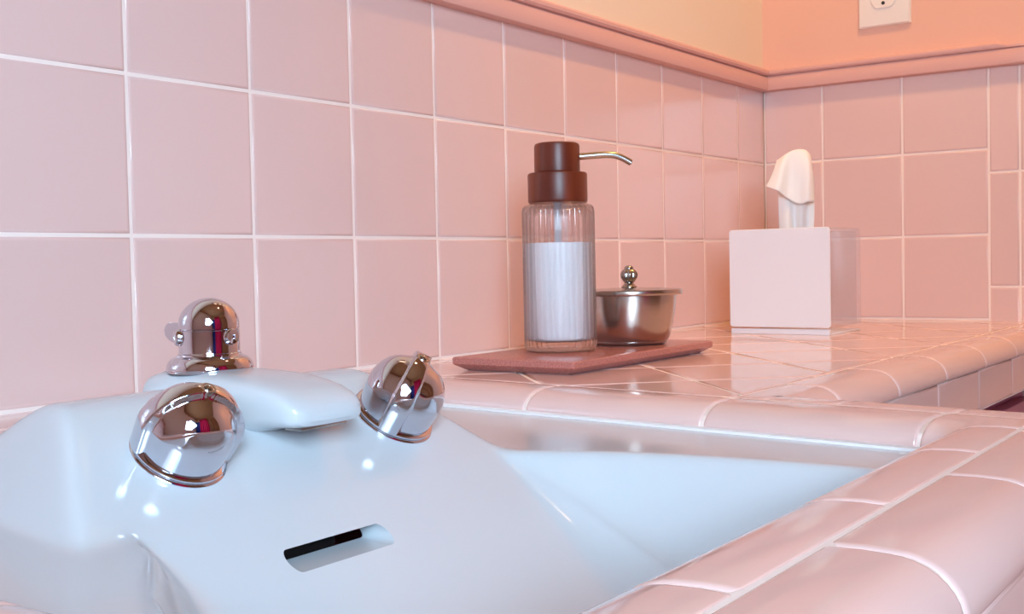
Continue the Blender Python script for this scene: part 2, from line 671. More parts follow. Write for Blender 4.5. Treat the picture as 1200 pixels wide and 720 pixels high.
# rounded edge tiles along the front, the right side of the sink block and the shallow counter
edge = Path([(XE, YFR), (xo(YFR), YFR), (xo(YE), YE), (XR - .001, YE)], side=-1.0)
prof, nrm = round_profile(0.0415, 0.018, ZC)
bm = bmesh.new()
js = [0.0]
for x in (-0.679, -.5476, -.4161, -.2846, -.1531, -.0216, .110):
    js.append(x - XE)
s1, s2 = edge.s[1], edge.s[2]
js.append(s1 + 0.045)
js.append(s1 + 0.115)
js.append(s2 - 0.020)
for x in (.262, .3834, .5141, .6485, .7778, .908, 1.04, XR - .001):
    js.append(s2 + x - xo(YE))
for a, b in zip(js[:-1], js[1:]):
    sweep(bm, edge, a + .0009, b - .0009, prof, nrm)
gp = [(u, z) for u, z in prof]
gp[0], gp[1], gp[2], gp[3] = (0.0, ZC - .004), (0.0, ZC + .0008), (.002, ZC + .0008), (.004, ZC)
gn = [(0, 0), (0, 1), (0, 1), (0, 1)] + list(nrm[4:])
sweep(bm, edge, 0.0, edge.s[-1], gp, gn, ends=False, mat=1, lift=-0.0011)
finish('edge_trim', bm, [M['counter_tile'], M['grout']], counter, angle=50)

# quarter-round trim tiles running down to the sink
loop = Path([(XLF, YFR), (xo(YFR), YFR), (xo(YB), YB), (XLF, YB)], side=1.0, closed=True)
prof, nrm = round_profile(0.0405, 0.0145, ZC, 0.024)
bm = bmesh.new()
l1, l2, l3, l4 = loop.s[1:5]
js = [.045]
for x in (-.214, -.0885, .037, .118):
    js.append(x - XLF)
k = (l2 - l1) / (YB - YFR)
for y in (-.4933, -.3615, -.2202, -.105):
    js.append(l1 + (y - YFR) * k)
for d in (.05, .185, .32, .455):
    js.append(l2 + d)
js.append(l3 + .045)
js += [l3 + .18, l3 + .315, l4 - .045]
for a, b in zip(js[:-1], js[1:]):
    sweep(bm, loop, a + .0009, b - .0009, prof, nrm)
# corner piece across the loop's start: two mitred halves
sweep(bm, loop, l4 - .0441, l4, prof, nrm, ends=False)
sweep(bm, loop, 0.0, .0441, prof, nrm, ends=False)
gp = [(u, z) for u, z in prof]
gp[0], gp[1], gp[2], gp[3] = (0.0, ZC - .004), (0.0, ZC + .0008), (.002, ZC + .0008), (.004, ZC)
gn = [(0, 0), (0, 1), (0, 1), (0, 1)] + list(nrm[4:])
sweep(bm, loop, 0.0, l4, gp, gn, ends=False, mat=1, lift=-0.0011)
# bead of white caulk where the trim meets the china
cp = [(.036, ZC - .0175)] + [(.0398 + .0022 * math.cos(t), ZC - .0155 + .0022 * math.sin(t)) for t in [math.pi * (.75 - .3 * i) for i in range(5)]]
sweep(bm, loop, 0.0, l4, cp, [(0, 0)] * len(cp), ends=False, mat=2)
M['caulk'] = base_mat('white_caulk', rgb(244, 240, 240), 0.45)
finish('sink_trim', bm, [M['counter_tile'], M['grout'], M['caulk']], counter, angle=50)

# tiled apron below the edge
bm = bmesh.new()
AZ0, AZ1 = -0.0625, -0.0225


def apron(p0, p1, joints, nx, ny):
    p0, p1 = Vector(p0), Vector(p1)
    e = (p1 - p0).normalized()
    L = (p1 - p0).length
    to = lambda a, b, h: (p0.x + e.x * a + nx * (h - .0016), p0.y + e.y * a + ny * (h - .0016), b)
    for a, b in zip(joints[:-1], joints[1:]):
        pillow_tile(bm, [(a, AZ0), (b, AZ0), (b, AZ1), (a, AZ1)], to)
    q = [to(0, AZ0, .0006), to(L, AZ0, .0006), to(L, AZ1 + .004, .0006), to(0, AZ1 + .004, .0006)]
    quad(bm, q, 1)
    d = Vector((-nx, -ny, 0)) * .014
    r = [Vector(v) + d for v in q]
    quad(bm, r[::-1], 1)
    quad(bm, [q[1], q[0], r[0], r[1]], 1)
    quad(bm, [q[0], q[3], r[3], r[0]], 1)
    quad(bm, [q[2], q[1], r[1], r[2]], 1)


def cj(L, first, pitch):
    out = [0.0]
    x = first
    while x < L - .012:
        out.append(x)
        x += pitch
    return out + [L]


bx = xo(YE) + .0375
fx = xo(YFR) + .0375
apron((XE, YFR - .0395), (fx, YFR - .0395), cj(fx - XE, .115, .1315), 0, -1)
ex = Vector((bx - fx, .0 + (YE - .037) - (YFR - .0395)))
ex.normalize()
apron((fx, YFR - .0395), (bx, YE - .037), cj(.185, .05, .12), ex.y, -ex.x)
apron((bx, YE - .0385), (XR - .002, YE - .0385), cj(XR - .002 - bx, .4978 - .1362 * 2 - bx, .1362), 0, -1)
finish('apron', bm, [M['counter_tile'], M['grout']], counter, recalc=False, angle=50)

# mauve cabinet carrying the counter
cab = thing('vanity_cabinet', 'mauve painted vanity cabinet under the pink tiled counter', 'cabinet', (0.1, -0.25, FLOOR))
bm = bmesh.new()
zt = AZ0 - 0.0005
box(bm, (XE + .02, -.52, FLOOR + .09), (.16, -.02, -.30))
box(bm, (XE + .02, -.52, -.30), (.16, -.508, zt))
box(bm, (XE + .02, -.508, -.30), (XE + .035, -.02, zt))
box(bm, (.16, -.345, FLOOR + .09), (XR - .004, -.02, zt))
box(bm, (XE + .02, -.46, FLOOR), (XR - .004, -.02, FLOOR + .09))
finish('body', bm, M['cabinet'], cab, smooth=False)
for (x0, x1, yy) in ((XE + .05, -.34, -.52), (-.32, .14, -.52), (.22, .62, -.345), (.64, 1.04, -.345)):
    bm = bmesh.new()
    box(bm, (x0, yy - .018, FLOOR + .13), (x1, yy, zt - .03), 0.003)
    box(bm, (x0 + .05, yy - .022, FLOOR + .18), (x1 - .05, yy - .017, zt - .08), 0.002)
    d = finish('door', bm, M['cabinet'], cab)
    bm = bmesh.new()
    lathe(bm, [(0, 0), (.008, 0), (.007, .01), (.014, .018), (.015, .024), (.009, .03), (0, .031)], 24,
          mtx=Matrix.Translation((x1 - .03, yy - .018, zt - .12)) @ Matrix.Rotation(math.pi / 2, 4, 'X'))
    finish('knob', bm, M['chrome'], d)

# ================================================================= SINK
ZR = -0.018           # flat rim
XC = -0.105           # centre line
SLOPE = 0.70
YP = -0.292           # where the sloped panel reaches rim height


def smin(xs, k):
    m = np.minimum.reduce(xs)
    return m - k * np.log(sum(np.exp(-(x - m) / k) for x in xs))


def soft(x, k):
    return k * np.logaddexp(0.0, x / k)


def sink_z(x, y):
    x = np.asarray(x, float)
    y = np.asarray(y, float)
    # bowl
    hw = np.interp(y, [-.49, -.475, -.455, -.433, -.41, -.388, -.365, -.343, -.325, -.31, -.29, -.27],
                   [.1655, .1655, .165, .1635, .1615, .158, .153, .146, .138, .131, .120, .109])
    hwl = np.interp(y, [-.49, -.455, -.433, -.41, -.388, -.376, -.36, -.343, -.328, -.318, -.305, -.29, -.27],
                    [.174, .174, .1735, .172, .1685, .165, .156, .1425, .131, .1235, .117, .113, .107])
    dl, dr = (x - (XC - hwl)), ((XC + hw) - x)
    db, df = YP - y, y + 0.488
    full = np.full_like(x, 0.118)
    parts = [SLOPE * 1.04 * db, 2.4 * df, 2.1 * dl, 1.9 * dr, full]
    m = np.minimum.reduce(parts)
    depth = smin(parts, np.clip(0.42 * m, 0.003, 0.036))
    bowl = soft(depth, 0.0018)
    # raised back with the sloped control panel
    hf = (y - YP) * SLOPE
    ht = np.full_like(x, 0.047)
    hb = (-0.118 - y) * 0.56
    bl = -0.2203 + (y + 0.2031) * 0.166
    hl = (x - bl + 0.007) * 1.7
    hr = ((2 * XC - bl) - x) * 1.7
    hump = soft(smin([hf, ht, hb, hl, hr], 0.0032), 0.0022)
    return ZR - bowl + hump


def build_sink_solid():
    x0, x1, y0, y1 = -0.3175, 0.1735, -0.5085, -0.0915
    nx, ny = 270, 232
    X = np.linspace(x0, x1, nx)
    Y = np.linspace(y0, y1, ny)
    gx, gy = np.meshgrid(X, Y)
    Z = sink_z(gx, gy)
    # the right side follows the trim, slightly out of square
    gx2 = gx.copy()
    xr = 0.176 + 0.12 * (gy + 0.36) - 0.034
    t = np.clip((gx - 0.075) / (x1 - 0.075), 0, 1)
    gx2 = np.where(gx > 0.075, 0.075 + t * (xr - 0.075), gx)
    bm = bmesh.new()
    top = [[bm.verts.new((gx2[j, i], gy[j, i], Z[j, i])) for i in range(nx)] for j in range(ny)]
    gyy, gxx = np.gradient(Z, Y, X)
    L = np.sqrt(gxx ** 2 + gyy ** 2 + 1)
    th = 0.011
    bot = [[bm.verts.new((gx2[j, i], gy[j, i], Z[j, i] - th * min(L[j, i], 1.9))) for i in range(nx)] for j in range(ny)]
    for j in range(ny - 1):
        for i in range(nx - 1):
            bm.faces.new((top[j][i], top[j][i + 1], top[j + 1][i + 1], top[j + 1][i]))
            bm.faces.new((bot[j][i], bot[j + 1][i], bot[j + 1][i + 1], bot[j][i + 1]))
    for i in range(nx - 1):
        bm.faces.new((top[0][i], bot[0][i], bot[0][i + 1], top[0][i + 1]))
        bm.faces.new((top[-1][i], top[-1][i + 1], bot[-1][i + 1], bot[-1][i]))
    for j in range(ny - 1):
        bm.faces.new((top[j][0], top[j + 1][0], bot[j + 1][0], bot[j][0]))
        bm.faces.new((top[j][-1], bot[j][-1], bot[j + 1][-1], top[j + 1][-1]))
    return bm


sink = thing('bathroom_sink', 'white china bathroom sink with integral spout and chrome handles, set in the pink tiled counter', 'sink', (XC, -0.3, ZR - .15))
PN = Vector((0, -SLOPE, 1)).normalized()      # normal of the sloped panel


def solid_with_slot():
    bm = build_sink_solid()
    bmesh.ops.recalc_face_normals(bm, faces=bm.faces)
    me = bpy.data.meshes.new('tmp_sink')
    bm.to_mesh(me)
    bm.free()
    o = bpy.data.objects.new('tmp_sink', me)
    COL.objects.link(o)
    # stadium-shaped overflow slot cut straight through the china
    c = bmesh.new()
    sx, sz, n = 0.0310, 0.0038, 14
    ys = -0.3135
    ctr = Vector((-0.1315, ys, float(sink_z(-0.1315, ys)) - .0022))
    CN = Vector((0, -1, -.03)).normalized()
    ax, ay = Vector((1, 0, 0)), CN.cross(Vector((1, 0, 0)))
    ring = []
    for i in range(n + 1):
        t = -math.pi / 2 + math.pi * i / n
        ring.append((sx - sz + sz * math.cos(t), sz * math.sin(t)))
    for i in range(n + 1):
        t = math.pi / 2 + math.pi * i / n
        ring.append((-sx + sz + sz * math.cos(t), sz * math.sin(t)))
    a = [c.verts.new(ctr + ax * u + ay * v + CN * 0.02) for u, v in ring]
    b = [c.verts.new(ctr + ax * u + ay * v - CN * 0.045) for u, v in ring]
    c.faces.new(a)
    c.faces.new(b[::-1])
    for i in range(len(ring)):
        j = (i + 1) % len(ring)
        c.faces.new((a[j], a[i], b[i], b[j]))
    bmesh.ops.recalc_face_normals(c, faces=c.faces)
    cm = bpy.data.meshes.new('tmp_cut')
    c.to_mesh(cm)
    c.free()
    co = bpy.data.objects.new('tmp_cut', cm)
    COL.objects.link(co)
    md = o.modifiers.new('b', 'BOOLEAN')
    md.operation = 'DIFFERENCE'
    md.object = co
    md.solver = 'EXACT'
    dg = bpy.context.evaluated_depsgraph_get()
    res = bpy.data.meshes.new_from_object(o.evaluated_get(dg))
    bpy.data.objects.remove(o)
    bpy.data.objects.remove(co)
    return res, ctr


me, SLOT_C = solid_with_slot()
bm = bmesh.new()
bm.from_mesh(me)
bpy.data.meshes.remove(me)


def super_ring(cx, w, zb, zt, y, n=40, p=3.2):
    out = []
    for i in range(n):
        t = 2 * math.pi * i / n
        c, s = math.cos(t), math.sin(t)
        ux = math.copysign(abs(c) ** (2 / p), c)
        uz = math.copysign(abs(s) ** (2 / p), s)
        out.append((cx + w * ux, y, (zb + zt) / 2 + (zt - zb) / 2 * uz))
    return out


# the spout: a squared china beak running forward from the raised back
secs = []
for (y, w, zb, zt) in ((-.1705, .012, .000, .0235), (-.1715, .019, -.008, .0295), (-.175, .0236, -.012, .0328), (-.182, .0253, -.014, .0345),
                       (-.200, .0258, -.014, .0351), (-.225, .0260, -.012, .0349), (-.240, .0260, -.007, .0343), (-.246, .0259, .0015, .0338), (-.252, .0258, .0070, .0330), (-.262, .0254, .0098, .0312), (-.270, .0248, .0106, .0291), (-.276, .0238, .0108, .0268), (-.2805, .0230, .0112, .0243),
                       (-.2835, .0208, .0120, .0216), (-.2850, .0160, .0142, .0188)):
    secs.append([bm.verts.new(p) for p in super_ring(XC + .0025, w, zb, zt, y, 44, 4.2)])
for a, b in zip(secs[:-1], secs[1:]):
    for i in range(len(a)):
        j = (i + 1) % len(a)
        bm.faces.new((a[i], a[j], b[j], b[i]))
bm.faces.new(secs[0])
bm.faces.new(secs[-1][::-1])
china = finish('basin', bm, M['ceramic'], sink, angle=32)

# water outlet slit under the tip of the spout
bm = bmesh.new()
box(bm, (XC - .012, -.2795, .0096), (XC + .018, -.268, .0114), .0006)
finish('water_outlet', bm, M['pewter'], sink)

# dark bars behind the overflow opening, painting in the shade of the hollow
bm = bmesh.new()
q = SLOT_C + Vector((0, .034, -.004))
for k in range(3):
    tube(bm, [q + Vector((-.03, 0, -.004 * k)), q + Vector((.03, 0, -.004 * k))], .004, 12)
ov = finish('overflow_shade_bars', bm, M['dark_void'], sink)

# diverter dome with its little lever
DZ = 0.0346
dome = thing('tmp', '', '')
bpy.data.objects.remove(dome)
bm = bmesh.new()
DX, DY = -0.1035, -0.2010
mt = Matrix.Translation((DX, DY, DZ))
rr = .0152
pf = [(0, -.001), (.0212, -.001), (.0217, .0004), (.0217, .0014), (.0213, .0030), (.0203, .0047), (.0188, .0061), (.0172, .0069), (.0160, .0073), (.0158, .0078), (.0158, .0082),
      (.0153, .0086), (rr, .0092), (rr, .0198), (rr - .0004, .0201), (rr - .0004, .0205), (rr, .0208), (rr, .0225)]
for i in range(1, 13):
    t = math.pi / 2 * i / 12
    pf.append((rr * math.cos(t), .0225 + .0138 * math.sin(t)))
pf[-1] = (0, .0363)
lathe(bm, pf, 64, mtx=mt)
dm = finish('diverter_dome', bm, M['chrome'], sink, angle=35)
LD = Vector((-.04, 1, 0)).normalized()   # the lever points this way
LN = Vector((-LD.y, LD.x, 0))
bm = bmesh.new()
cz = DZ + .0188
# flat paddle, rounded at its free end
outline = [(0.012, .0042), (.0235, .0046), (.0280, .0046), (.0305, .0034), (.0316, .001), (.0312, -.002), (.0290, -.0042), (.025, -.0056), (.0195, -.0066), (.012, -.0066)]
c0 = Vector((DX, DY, cz))
f1 = [bm.verts.new(c0 + LD * u + LN * .0024 + Vector((0, 0, v))) for u, v in outline]
f2 = [bm.verts.new(c0 + LD * u - LN * .0024 + Vector((0, 0, v))) for u, v in outline]
bm.faces.new(f1)
bm.faces.new(f2[::-1])
for i in range(len(f1)):
    j = (i + 1) % len(f1)
    bm.faces.new((f1[i], f2[i], f2[j], f1[j]))
bmesh.ops.bevel(bm, geom=[e for e in bm.edges], offset=.0006, segments=2, affect='EDGES')
finish('lever', bm, M['chrome'], dm)
for sgn, nm in ((1, 'screw'), (-1, 'screw')):
    bm = bmesh.new()
    R = Vector((0, 0, 1)).rotation_difference((LD * -1) if sgn > 0 else (LD * .45 + LN * .89)).to_matrix().to_4x4()
    off = (LD * -1) if sgn > 0 else (LD * .45 + LN * .89)
    lathe(bm, [(0, -.002), (.0042, -.002), (.0042, .0018), (.0036, .0026), (.0012, .0028), (.001, .0018), (0, .0018)], 24,
          mtx=Matrix.Translation(c0 + off.normalized() * .0148 - Vector((0, 0, .002))) @ R)
    finish(nm, bm, M['chrome'], dm)


# the two handles: domes with a raised grip bar across the top
def handle(cx, cy, spin, size):
    zc = float(sink_z(cx, cy))
    base = Vector((cx, cy, zc))
    rot = Vector((0, 0, 1)).rotation_difference(PN).to_matrix().to_4x4()
    mt = Matrix.Translation(base) @ rot @ Matrix.Rotation(spin, 4, 'Z') @ Matrix.Scale(size, 4)
    # grip shell
    R0, RB, H0 = 0.0210, 0.0232, 0.0158
    nt_, np_ = 44, 128
    bm = bmesh.new()
    rings = []
    for i in range(nt_ + 1):
        # skirt (first 12 rows) then hemisphere
        ring = []
        for j in range(np_):
            ph = 2 * math.pi * j / np_
            if i <= 12:
                z, cr, th = 0.0030 + (H0 - .0030) * i / 12, 1.0, 0.0
            else:
                th = math.pi / 2 * (i - 12) / (nt_ - 12)
                z, cr = H0, math.cos(th)
            dirx, diry = math.cos(ph), math.sin(ph)
            u = abs(diry) * cr * R0
            # bar runs along local x; it flares towards its ends
            wbar = .0032 + .0016 * abs(dirx) * cr
            t = min(max((u - wbar) / .0009, 0), 1)
            t = t * t * (3 - 2 * t)
            # the hollows are scooped, deepest beside the bar
            sc = 1 - .055 * math.exp(-((u - .008) / .005) ** 2) * (0.3 + 0.7 * math.sin(th if i > 12 else 0.0))
            r = RB * (1 - t) + R0 * sc * t
            flare = 1 + .05 * (1 - t) * (abs(dirx) * cr) ** 6
            r *= flare
            if i <= 12:
                r = r * (0.955 + 0.045 * i / 12)
                ring.append(bm.verts.new(mt @ Vector((r * dirx, r * diry, z))))
            else:
                ring.append(bm.verts.new(mt @ Vector((r * dirx * cr, r * diry * cr, H0 + r * math.sin(th)))))
        rings.append(ring)
    for a, b in zip(rings[:-1], rings[1:]):
        for j in range(np_):
            k = (j + 1) % np_
            bm.faces.new((a[j], a[k], b[k], b[j]))
    bm.faces.new(rings[0])
    bmesh.ops.remove_doubles(bm, verts=rings[-1], dist=.0003)
    h = finish('faucet_handle', bm, M['chrome'], sink, angle=75)
    bm = bmesh.new()
    lathe(bm, [(0, -.004), (.0218, -.004), (.0226, -.001), (.0226, .0004), (.0220, .0011), (.0212, .0013), (.0212, .0017), (.0219, .0021), (.0219, .0028), (.0210, .0034), (.018, .0036), (0, .0036)], 64, mtx=mt)
    finish('handle_base', bm, M['chrome'], h)
    bm = bmesh.new()
    top = H0 + RB - .0008
    lathe(bm, [(0, top - .003), (.0038, top - .003), (.0038, top + .0003), (.0033, top + .0009), (.0027, top + .0009), (.0025, top + .0001), (.0022, top + .0001),
               (.0021, top + .0012), (.0015, top + .0016), (.0004, top + .0016), (0, top + .0009)], 28, mtx=mt)
    finish('screw', bm, M['pewter'], h)
    return h


h1 = handle(-0.1705, -0.2590, math.radians(-20), .95)
h2 = handle(-0.0312, -0.2590, math.radians(35), 1.0)

# ================================================================= THINGS ON THE COUNTER
ZT = 0.0092      # top of the tray
tray = thing('stone_tray', 'flat rose-coloured stone tray with sloping edges, under the soap dispenser', 'tray', (.37, -.13, ZC))
bm = bmesh.new()
tx0, tx1, ty0, ty1 = .250, .4925, -.1945, -.0755
layers = [(-.010, ZC + .0002), (-.0085, ZC + .0002), (-.001, ZC + .0048), (0, ZC + .0058), (0, ZT - .0012), (-.0006, ZT - .0003), (-.0015, ZT)]
rings = []
for d, z in layers:
    x0, x1, y0, y1 = tx0 - d, tx1 + d, ty0 - d, ty1 + d
    r, ring = .0022, []
    for (cx, cy, a0) in ((x1 - r, y1 - r, 0), (x0 + r, y1 - r, 90), (x0 + r, y0 + r, 180), (x1 - r, y0 + r, 270)):
        for k in range(4):
            t = math.radians(a0 + 30 * k)
            ring.append(bm.verts.new((cx + r * math.cos(t), cy + r * math.sin(t), z)))
    rings.append(ring)
for a, b in zip(rings[:-1], rings[1:]):
    for i in range(len(a)):
        j = (i + 1) % len(a)
        bm.faces.new((a[i], a[j], b[j], b[i]))
bm.faces.new(rings[0][::-1])
bm.faces.new(rings[-1])
finish('slab', bm, M['stone'], tray, angle=25)

# soap dispenser
BX, BY = .3365, -.1265
disp = thing('soap_dispenser', 'ribbed glass soap dispenser with dark wooden pump top, standing on the stone tray', 'soap dispenser', (BX, BY, ZT))
mt = Matrix.Translation((BX, BY, ZT))
NR = 34
rib = lambda t, r, z: r + (.0011 * abs(math.cos(t * NR / 2)) - .0011) * (1 if r > .0300 else 0)
bm = bmesh.new()
outer = [(0, .0003), (.026, .0003), (.0289, .0008), (.0305, .0024), (.0311, .006)] + [(.0311, .006 + .104 * i / 8) for i in range(1, 9)] + \
        [(.0311, .1165), (.0309, .1200), (.0302, .1226), (.0286, .1243), (.0255, .1252), (.0236, .1258), (.0232, .1268), (.0232, .131)]
inner = [(.0205, .131), (.0205, .1255), (.0235, .1235), (.0265, .1205), (.0288, .1185), (.0292, .112), (.0292, .0125), (.0276, .0098), (.022, .0088), (0, .0085)]
lathe(bm, outer + inner, NR * 8, mtx=mt, rmod=rib)
finish('bottle', bm, M['glass'], disp, angle=60)
bm = bmesh.new()
lathe(bm, [(0, .0089), (.022, .0092), (.0272, .0102), (.0288, .0128), (.0288, .0925), (.0284, .0918), (.0, .0916)], NR * 6, mtx=mt, rmod=lambda t, r, z: r * (1 - .018 * (1 - abs(math.cos(t * NR / 2)))))
finish('liquid_soap', bm, M['soap'], disp)
bm = bmesh.new()
lathe(bm, [(0, .088), (.0042, .088), (.0042, .1275), (0, .1275)], 24, mtx=mt)
finish('dip_tube', bm, M['tube'], disp)
bm = bmesh.new()
lathe(bm, [(0, .1265), (.0246, .1265), (.0252, .1275), (.0254, .1290), (.0254, .1500), (.0250, .1514), (.0240, .1519), (0, .1519)], 64, mtx=mt)
finish('collar', bm, M['wood'], disp)
bm = bmesh.new()
lathe(bm, [(0, .1515), (.0188, .1515), (.0194, .1522), (.0195, .1535), (.0194, .1740), (.0188, .1762), (.0170, .1772), (.008, .1774), (0, .1774)], 64, mtx=mt)
pump = finish('pump_head', bm, M['wood'], disp)
bm = bmesh.new()
nd = Vector((.64, -.77, 0)).normalized()
o = Vector((BX, BY, ZT))
pts = []
for d, z in ((.017, .1655), (.024, .1659), (.032, .1665), (.040, .1670), (.046, .1669), (.0505, .1662), (.0545, .1648), (.0585, .1628), (.0635, .1598)):
    pts.append(o + nd * d + Vector((0, 0, z)))
tube(bm, pts, [.0030, .0030, .0030, .0030, .0030, .0030, .0029, .0029, .0029], 20)
nz = finish('nozzle', bm, M['steel'], pump, angle=60)
bm = bmesh.new()
dv = (pts[-1] - pts[-2]).normalized()
R = Vector((0, 0, 1)).rotation_difference(dv).to_matrix().to_4x4()
lathe(bm, [(0, .0003), (.0018, .0003), (.0018, .0006), (0, .0006)], 20, mtx=Matrix.Translation(pts[-1]) @ R)
finish('nozzle_opening', bm, M['slot'], nz)

# lidded metal pot
PX, PY = .4315, -.1405
pot = thing('lidded_pot', 'small brushed metal pot with a flat lid and ribbed knob, beside the soap dispenser', 'pot', (PX, PY, ZT))
mt = Matrix.Translation((PX, PY, ZT))
bm = bmesh.new()
lathe(bm, [(0, .0002), (.0300, .0002), (.0325, .0008), (.0338, .0024), (.0338, .0034), (.0348, .0042), (.0368, .0085), (.0395, .0200), (.0418, .0340), (.0428, .0440),
           (.0428, .0448), (.0416, .0448), (.0404, .034), (.038, .02), (.0345, .008), (.030, .005), (0, .005)], 72, mtx=mt)
finish('bowl', bm, M['steel'], pot)
bm = bmesh.new()
lathe(bm, [(0, .0448), (.0455, .0448), (.0478, .0450), (.0484, .0458), (.0484, .0486), (.0478, .0496), (.046, .0499), (.043, .0500), (.030, .0508), (.012, .0514), (0, .0516)], 72, mtx=mt)
lid = finish('lid', bm, M['steel'], pot)
bm = bmesh.new()
z0 = .0512
kp = [(0, 0), (.0068, 0), (.007, .0012), (.0058, .0024), (.0044, .0036), (.0042, .0048), (.0052, .0058), (.0052, .0066), (.0058, .0074), (.0072, .0096), (.0077, .0118), (.0072, .0140),
      (.0056, .0162), (.0042, .0172), (.0044, .0180), (.0038, .0194), (.002, .0204), (0, .0206)]
lathe(bm, [(r, z + z0) for r, z in kp], 80, mtx=mt, rmod=lambda t, r, z: r * (1 + (.07 * math.cos(10 * t) if r > .005 and z > z0 + .006 else 0)))
finish('knob', bm, M['pewter'], lid)

# tissue box cover
bx0, bx1, by0, by1, bz0, bz1 = .7535, .8540, -.2125, -.0925, ZC, .1178
tb = thing('tissue_box_cover', 'square tissue box cover with white front and clear sides, in the tiled corner', 'tissue box', ((bx0 + bx1) / 2, (by0 + by1) / 2, bz0))
bm = bmesh.new()
cx, cy = (bx0 + bx1) / 2, (by0 + by1) / 2
n = 64


def rrect(hx, hy, r, z, n=64):
    """rounded rectangle ring with a fixed number of points, by angle"""
    out = []
    for (sx, sy, a0) in ((1, 1, 0), (-1, 1, 90), (-1, -1, 180), (1, -1, 270)):
        for k in range(n // 4):
            t = math.radians(a0 + 90 * k / (n // 4 - 1))
            out.append((cx + sx * (hx - r) + r * math.cos(t), cy + sy * (hy - r) + r * math.sin(t), z))
    return out


hx, hy = (bx1 - bx0) / 2, (by1 - by0) / 2
spec = [(hx - .004, hy - .004, .001, bz0 + .0075), (hx - .0006, hy - .0006, .0016, bz0 + .0075), (hx, hy, .002, bz0 + .0082), (hx, hy, .002, bz1 - .0022), (hx - .0006, hy - .0006, .002, bz1 - .0006), (hx - .0022, hy - .0022, .002, bz1),
        (.021, .034, .0205, bz1), (.0195, .0325, .019, bz1 - .0012), (.0195, .0325, .019, bz1 - .004), (hx - .004, hy - .004, .001, bz1 - .004)]
rings = [[bm.verts.new(p) for p in rrect(*s)] for s in spec]
rings.append(rings[0])
for a, b in zip(rings[:-1], rings[1:]):
    for i in range(n):
        j = (i + 1) % n
        bm.faces.new((a[i], a[j], b[j], b[i]))
finish('cover', bm, M['acrylic'], tb, angle=30)
# opaque white front panel with rounded corners
bm = bmesh.new()
fr_ = []
ph, pr_ = (bz1 - bz0 - .0075) / 2, .0035
for d, x in ((.0004, bx0 + .0005), (0, bx0), (0, bx0 - .0022), (.0007, bx0 - .0030)):
    ring = []
    for (sy, sz, a0) in ((1, 1, 0), (-1, 1, 90), (-1, -1, 180), (1, -1, 270)):
        for k in range(6):
            t = math.radians(a0 + 18 * k)
            ring.append(bm.verts.new((x, cy + sy * (hy - pr_) + (pr_ - d) * math.cos(t), bz1 + .0004 - ph + sz * (ph - pr_) + (pr_ - d) * math.sin(t))))
    fr_.append(ring)
for a, b in zip(fr_[:-1], fr_[1:]):
    for i in range(24):
        j = (i + 1) % 24
        bm.faces.new((a[i], a[j], b[j], b[i]))
bm.faces.new(fr_[0])
bm.faces.new(fr_[-1][::-1])
fp = finish('front_panel', bm, M['box_white'], tb, angle=30)
fp['label'] = 'opaque white front panel'
bm = bmesh.new()
box(bm, (bx0 - .0022, by0 + .0012, bz0), (bx0 + .004, by1 - .0012, bz0 + .0062), .0006)
box(bm, (bx0 + .003, by0 + .0012, bz0), (bx1 - .0012, by1 - .0012, bz0 + .002), .0004)
finish('base', bm, M['box_white'], tb)

# the tissue pulled up through the slot: a thin crumpled sheet with a folded-over flap
def ribbon(rows, name_bm, m=28):
    """rows: list of (points across); each row a list of control points, resampled smoothly"""
    grid = []
    for r in rows:
        pts = [Vector(p) for p in r]
        line = []
        for k in range(m):
            t = k / (m - 1) * (len(pts) - 1)
            i = min(int(t), len(pts) - 2)
            f = t - i
            p0, p1, p2, p3 = pts[max(i - 1, 0)], pts[i], pts[i + 1], pts[min(i + 2, len(pts) - 1)]
            line.append(0.5 * ((2 * p1) + (p2 - p0) * f + (2 * p0 - 5 * p1 + 4 * p2 - p3) * f * f + (3 * p1 - p0 - 3 * p2 + p3) * f ** 3))
        grid.append(line)
    # smooth along the other direction
    out = []
    M2 = 40
    for k in range(M2):
        t = k / (M2 - 1) * (len(grid) - 1)
        i = min(int(t), len(grid) - 2)
        f = t - i
        row = []
        for c in range(m):
            p0, p1, p2, p3 = grid[max(i - 1, 0)][c], grid[i][c], grid[i + 1][c], grid[min(i + 2, len(grid) - 1)][c]
            row.append(0.5 * ((2 * p1) + (p2 - p0) * f + (2 * p0 - 5 * p1 + 4 * p2 - p3) * f * f + (3 * p1 - p0 - 3 * p2 + p3) * f ** 3))
        out.append([name_bm.verts.new(p) for p in row])
    for a, b in zip(out[:-1], out[1:]):
        for i in range(len(a) - 1):
            name_bm.faces.new((a[i], a[i + 1], b[i + 1], b[i]))


bm = bmesh.new()
